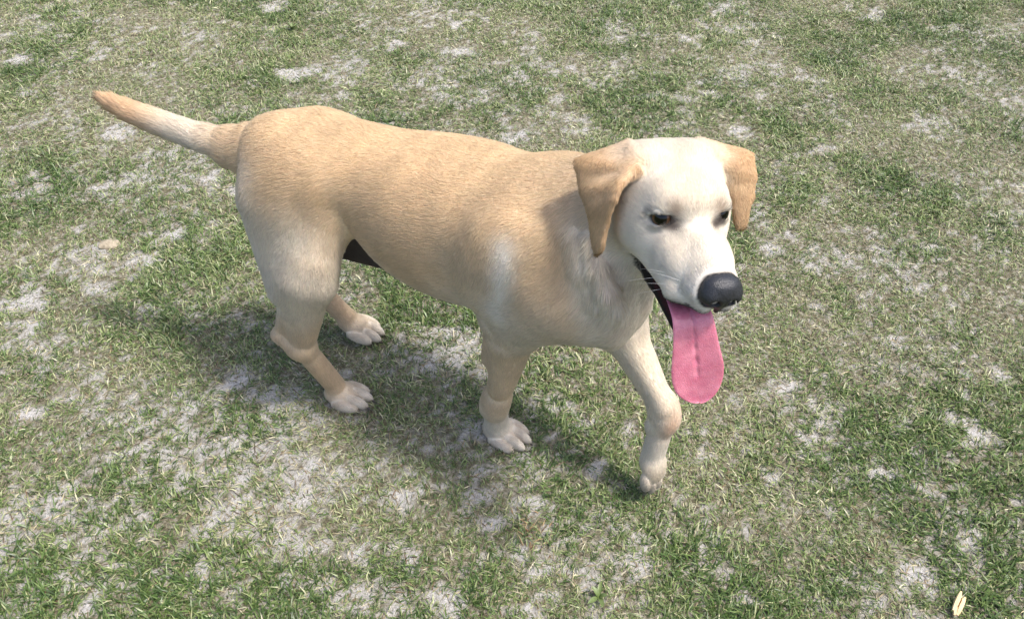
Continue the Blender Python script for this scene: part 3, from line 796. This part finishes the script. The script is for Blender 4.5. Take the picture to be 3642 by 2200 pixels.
# ---- the short coat itself: real hairs lying along the body
def make_fur(NH=620000):
    ctr = V[Q].mean(1); cn = NRM[Q].mean(1)
    wgt = QA.copy()
    hq = HC[Q].mean(1); hdw = sum(RW[r] for r in ('skull', 'cheek', 'muzzle', 'flew', 'jaw', 'ear'))[Q].mean(1)
    wgt *= 1 + 2.2 * hdw
    wgt *= 1 + 1.2 * sum(RW[r] for r in ('paw', 'toe', 'pastern', 'metatarsus'))[Q].mean(1)
    # no hair inside the mouth, on the nose, on the eye openings
    bare = ((hq[:, 0] > .3) & (np.abs(hq[:, 1]) < 2.75) & (hq[:, 2] < -5.3) & (hq[:, 2] > -10.6 - .33 * (hq[:, 0] - 8))) & (hdw > .3)
    bare |= ((hq[:, 0] > .6) & (np.abs(hq[:, 2] + 7.3 + .33 * (hq[:, 0] - 2)) < .75)) & (hdw > .3)
    bare |= nose_fn(hq[:, 0], hq[:, 1], hq[:, 2]) < .30
    for s in (-1, 1): bare |= np.linalg.norm(hq - (EYE_C[s] + eye_dir(s) * .1), axis=1) < EYE_R + .24
    bare |= (COL[Q].mean(1).sum(1) < .20) & (hdw > .2)
    wgt[bare] = 0
    cd = np.cumsum(wgt); f = np.searchsorted(cd, rng.random(NH) * cd[-1])
    uu, vv = rng.random(NH), rng.random(NH)
    bw = np.stack([(1 - uu) * (1 - vv), uu * (1 - vv), uu * vv, (1 - uu) * vv], 1)
    def I(A): return (A[Q[f]] * (bw[..., None] if A.ndim == 2 else bw)).sum(1)
    P = I(V); N = I(NRM); N /= np.linalg.norm(N, axis=1, keepdims=True)
    T = I(FLOW); T -= N * (T * N).sum(1, keepdims=True); T /= np.linalg.norm(T, axis=1, keepdims=True) + 1e-9
    col = I(COL)
    w = {r: I(RW[r]) for r in RW}
    # length by region
    face = w['skull'] + w['cheek'] + w['muzzle'] + w['flew']
    L = .0150 * (1 - face - w['ear']) + .0055 * w['muzzle'] + .0055 * w['flew'] + .0085 * (w['skull'] + w['cheek']) + .0080 * w['ear']
    legs = sum(w[r] for r in ('metatarsus', 'pastern', 'forearm', 'paw', 'toe'))
    L = L * (1 - .45 * legs) * (1 - .3 * w['toe']); L = L + .005 * (w['neck'] + w['throat'] + w['tail'] + w['thigh'] * .5)
    L *= .7 + .6 * rng.random(NH)
    # clumped direction: a slow wander of the flow plus a per-hair jitter
    B = np.cross(N, T)
    wob = (n3(P, 60, 31) - .5) * .8 + (n3(P, 22, 37) - .5) * .9 + rng.normal(0, .14, NH)
    T = T * np.cos(wob)[:, None] + B * np.sin(wob)[:, None]
    lift = (.19 + .12 * rng.random(NH)) * (1 + .3 * w['tail']) * (1 - .15 * face)
    t = np.array([0, .35, .7, 1.0])
    pts = P[:, None] - N[:, None] * .0003 + T[:, None] * (L[:, None] * t)[..., None] + N[:, None] * (L[:, None] * lift[:, None] * (t - .55 * t**2))[..., None]
    # follow the curve of the body a little at the tips
    var = (1 + rng.normal(0, .08, NH) * (1 - .5 * face)) * (.90 + .20 * n3(P, 80, 41))
    tint = 1 + rng.normal(0, .02, (NH, 3))
    col = np.clip(col * var[:, None] * tint * 1.04, 0, .95)
    cu = bpy.data.hair_curves.new('fur'); cu.add_curves([4] * NH)
    cu.points.foreach_set('position', pts.astype(np.float32).ravel())
    rad = np.tile(np.array([.00026, .00025, .00019, .00005], np.float32), NH) * np.repeat((1 - .3 * face).astype(np.float32), 4)
    ra = cu.attributes.get('radius') or cu.attributes.new('radius', 'FLOAT', 'POINT')
    ra.data.foreach_set('value', rad)
    ca = cu.attributes.new('coat', 'FLOAT_COLOR', 'CURVE'); c4 = np.ones((NH, 4), np.float32); c4[:, :3] = col; ca.data.foreach_set('color', c4.ravel())
    na = cu.attributes.new('skin_normal', 'FLOAT_VECTOR', 'CURVE'); na.data.foreach_set('vector', N.astype(np.float32).ravel())
    m, nt, bs = new_mat('fur')
    a = nt.nodes.new('ShaderNodeAttribute'); a.attribute_name = 'coat'
    nt.links.new(a.outputs['Color'], bs.inputs['Base Color'])
    an = nt.nodes.new('ShaderNodeAttribute'); an.attribute_name = 'skin_normal'
    vt = nt.nodes.new('ShaderNodeVectorTransform'); vt.vector_type = 'NORMAL'; vt.convert_from = 'OBJECT'; vt.convert_to = 'WORLD'
    nt.links.new(an.outputs['Vector'], vt.inputs['Vector'])
    ge = nt.nodes.new('ShaderNodeNewGeometry')
    mx = nt.nodes.new('ShaderNodeMix'); mx.data_type = 'VECTOR'; mx.inputs[0].default_value = .72
    nt.links.new(ge.outputs['Normal'], mx.inputs[4]); nt.links.new(vt.outputs['Vector'], mx.inputs[5])
    nn = nt.nodes.new('ShaderNodeVectorMath'); nn.operation = 'NORMALIZE'; nt.links.new(mx.outputs[1], nn.inputs[0])
    nt.links.new(nn.outputs['Vector'], bs.inputs['Normal'])
    bs.inputs['Roughness'].default_value = .55; bs.inputs['Specular IOR Level'].default_value = .22
    tl_ = nt.nodes.new('ShaderNodeBsdfTranslucent'); nt.links.new(a.outputs['Color'], tl_.inputs['Color'])
    mxs = nt.nodes.new('ShaderNodeMixShader'); mxs.inputs['Fac'].default_value = .30
    nt.links.new(bs.outputs['BSDF'], mxs.inputs[1]); nt.links.new(tl_.outputs['BSDF'], mxs.inputs[2])
    nt.links.new(mxs.outputs['Shader'], nt.nodes['Material Output'].inputs['Surface'])
    cu.materials.append(m)
    o = bpy.data.objects.new('fur', cu); link(o, DOG); o['kind'] = 'stuff'
    return o
make_fur()

# whiskers
m_wh, nt, bs = new_mat('whisker'); bs.inputs['Base Color'].default_value = (.75, .73, .70, 1); bs.inputs['Roughness'].default_value = .4
for s in (-1, 1):
    for i, (X, Z, up) in enumerate([(8.0, -3.6, .1), (9.0, -4.2, -.1), (7.2, -4.4, -.3), (9.6, -3.3, .25), (8.4, -4.9, -.45)]):
        base_ = np.array((X, s * 3.0, Z)); d0 = np.array((-.45, s * .9, up)); ln = 3.6 + .7 * (i % 3)
        pts = [base_ + d0 * ln * t + np.array((-.5 * t * t * ln * .4, 0, -.25 * t * t * ln)) for t in np.linspace(0, 1, 8)]
        vv, ff = [], []
        for k, p in enumerate(pts):
            r = .019 * (1 - k / 8)
            for j in range(3):
                q = 2 * math.pi * j / 3; vv.append(p + np.array((math.cos(q) * r, 0, math.sin(q) * r)))
        for k in range(7):
            for j in range(3): ff.append((k * 3 + j, k * 3 + (j + 1) % 3, k * 3 + 3 + (j + 1) % 3, k * 3 + 3 + j))
        o = bpy.data.objects.new('whisker', mesh_from('whisker', h2d(np.array(vv)), np.array(ff), m_wh)); link(o, DOG)

# ------------------------------------------------------------------ small things lying or growing on the turf
def box_splinter(L, w, h, seed):
    r = np.random.default_rng(seed); n = 7; Vv, Ff = [], []
    for i in range(n):
        t = i / (n - 1); ww = w * (1 - .55 * abs(2 * t - 1) ** 3) * (.9 + .2 * r.random()); hh = h * (1 - .4 * abs(2 * t - 1) ** 3)
        off = (r.random(2) - .5) * w * .12
        for q in ((-1, -.6), (1, -.5), (.75, 1), (-.8, .9)):
            Vv.append((L * (t - .5), off[0] + q[0] * ww / 2, hh * (q[1] + .6) / 1.6 + off[1] * .3))
    for i in range(n - 1):
        for j in range(4): Ff.append((i * 4 + j, i * 4 + (j + 1) % 4, i * 4 + 4 + (j + 1) % 4, i * 4 + 4 + j))
    Ff += [(3, 2, 1, 0), tuple((n - 1) * 4 + k for k in range(4))]
    return np.array(Vv), np.array(Ff)
m_wood, nt, bs = new_mat('pale_wood'); tc = nt.nodes.new('ShaderNodeTexCoord')
mp = nt.nodes.new('ShaderNodeMapping'); mp.inputs['Scale'].default_value = (40, 600, 600); nt.links.new(tc.outputs['Object'], mp.inputs['Vector'])
nz = noise(nt, 1.0, 4, .6, mp.outputs['Vector']); rp = ramp(nt, nz.outputs['Fac'], [(.3, lin(190, 154, 104)), (.7, lin(222, 198, 156))])
nt.links.new(rp.outputs['Color'], bs.inputs['Base Color']); bs.inputs['Roughness'].default_value = .7; bump(nt, bs, nz.outputs['Fac'], .4, .001)
chip = bpy.data.objects.new('wood_chip', None); link(chip); chip.location = (.722, -.697, height(.722, -.697) + .013)
chip.rotation_euler = (math.radians(4), math.radians(-8), math.radians(54))
chip.scale = (.82, .82, .82)
tag(chip, 'split pale straw-coloured wood chip lying on the grass', 'wood chip')
for k, (L_, w_, y_, x_) in enumerate([(.046, .009, .0050, .003), (.044, .009, -.0052, -.003), (.020, .008, .000, -.017)]):
    v_, f_ = box_splinter(L_, w_, .006, 40 + k); v_[:, 1] += y_; v_[:, 0] += x_; v_[:, 2] -= .002 * (k == 2)
    link(bpy.data.objects.new('splinter', mesh_from('splinter', v_, f_, m_wood, False)), chip)

# a pale stone half sunk in the thin turf
v_, f_ = uv_sphere(20, 14)
rr = np.random.default_rng(5); dirs = rr.normal(size=(9, 3)); dirs /= np.linalg.norm(dirs, axis=1, keepdims=True)
for d_ in dirs:
    ex = np.maximum(v_ @ d_ - .80, 0); v_ = v_ - ex[:, None] * d_ * .8
m_st, nt, bs = new_mat('pale_stone'); tc = nt.nodes.new('ShaderNodeTexCoord'); nz = noise(nt, 90, 5, .65, tc.outputs['Object'])
rp = ramp(nt, nz.outputs['Fac'], [(.3, lin(124, 112, 92)), (.7, lin(172, 160, 138))]); nt.links.new(rp.outputs['Color'], bs.inputs['Base Color'])
bs.inputs['Roughness'].default_value = .9; bump(nt, bs, nz.outputs['Fac'], .6, .003)
st = bpy.data.objects.new('stone', mesh_from('stone', v_ * np.array((.026, .018, .012)), f_, m_st)); link(st)
st.location = (-.955, .222, -.002); st.rotation_euler = (0, .1, .4)
tag(st, 'small pale beige stone half sunk in the thin turf behind the dog', 'stone')

# broad-leaved weeds, each leaf its own part
def leaf_mesh(L, W, seed):
    r = np.random.default_rng(seed); n = 8; Vv, Ff = [], []
    for i in range(n):
        t = i / (n - 1); w = W * math.sin(math.pi * min(t * .92 + .06, 1)) ** .8; z = L * (.45 * t - .38 * t * t); x = L * t
        for q in (-1, 0, 1): Vv.append((x, q * w / 2, z + (abs(q)) * w * .22))
    for i in range(n - 1):
        for j in range(2): Ff.append((i * 3 + j, i * 3 + 3 + j, i * 3 + 4 + j, i * 3 + 1 + j))
    return np.array(Vv), np.array(Ff)
m_lf, nt, bs = new_mat('weed_leaf'); tc = nt.nodes.new('ShaderNodeTexCoord'); nz = noise(nt, 120, 4, .6, tc.outputs['Object'])
rp = ramp(nt, nz.outputs['Fac'], [(.3, lin(72, 90, 44)), (.7, lin(104, 118, 66))]); nt.links.new(rp.outputs['Color'], bs.inputs['Base Color'])
bs.inputs['Roughness'].default_value = .45; bump(nt, bs, nz.outputs['Fac'], .3, .001)
def weed(loc, n, L, W, seed, label):
    r = np.random.default_rng(seed); e = bpy.data.objects.new('weed', None); link(e); e.location = (loc[0], loc[1], height(loc[0], loc[1]) + .004)
    tag(e, label, 'weed')
    for k in range(n):
        v_, f_ = leaf_mesh(L * r.uniform(.7, 1.1), W * r.uniform(.8, 1.1), seed + k)
        o = bpy.data.objects.new('leaf', mesh_from('leaf', v_, f_, m_lf)); link(o, e)
        o.rotation_euler = (r.uniform(-.25, .25), r.uniform(-.75, -.15), 2 * math.pi * k / n + r.uniform(-.35, .35))
weed((.142, -.682), 5, .026, .009, 11, 'low broad-leaved green weed among bare sand patches')
weed((-.71, 1.30), 7, .036, .008, 12, 'yellow-green rosette weed in turf far behind the tail')

# a tuft of dead, rust-brown grass
m_dry, nt, bs = new_mat('dry_blade'); at = nt.nodes.new('ShaderNodeVertexColor'); at.layer_name = 'coat'; nt.links.new(at.outputs['Color'], bs.inputs['Base Color']); bs.inputs['Roughness'].default_value = .7
def dry_tuft(x0, y0, n, label):
    r = np.random.default_rng(int(abs(x0) * 1000)); pal = np.array([lin(134, 108, 74), lin(160, 136, 98), lin(108, 82, 58), lin(170, 152, 112)])
    x = x0 + r.normal(0, .012, n); y = y0 + r.normal(0, .016, n)
    me = blades('dry_grass_tuft', n, x, y, r.uniform(.014, .030, n), r.uniform(.0012, .0024, n), r.uniform(.2, 1.4, n), r.uniform(0, 6.28, n), pal[r.integers(0, 4, n)])
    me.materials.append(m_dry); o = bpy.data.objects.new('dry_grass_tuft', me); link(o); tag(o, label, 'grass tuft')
dry_tuft(.029, -.556, 80, 'dead rust-brown grass tuft in the turf in front of the dog')
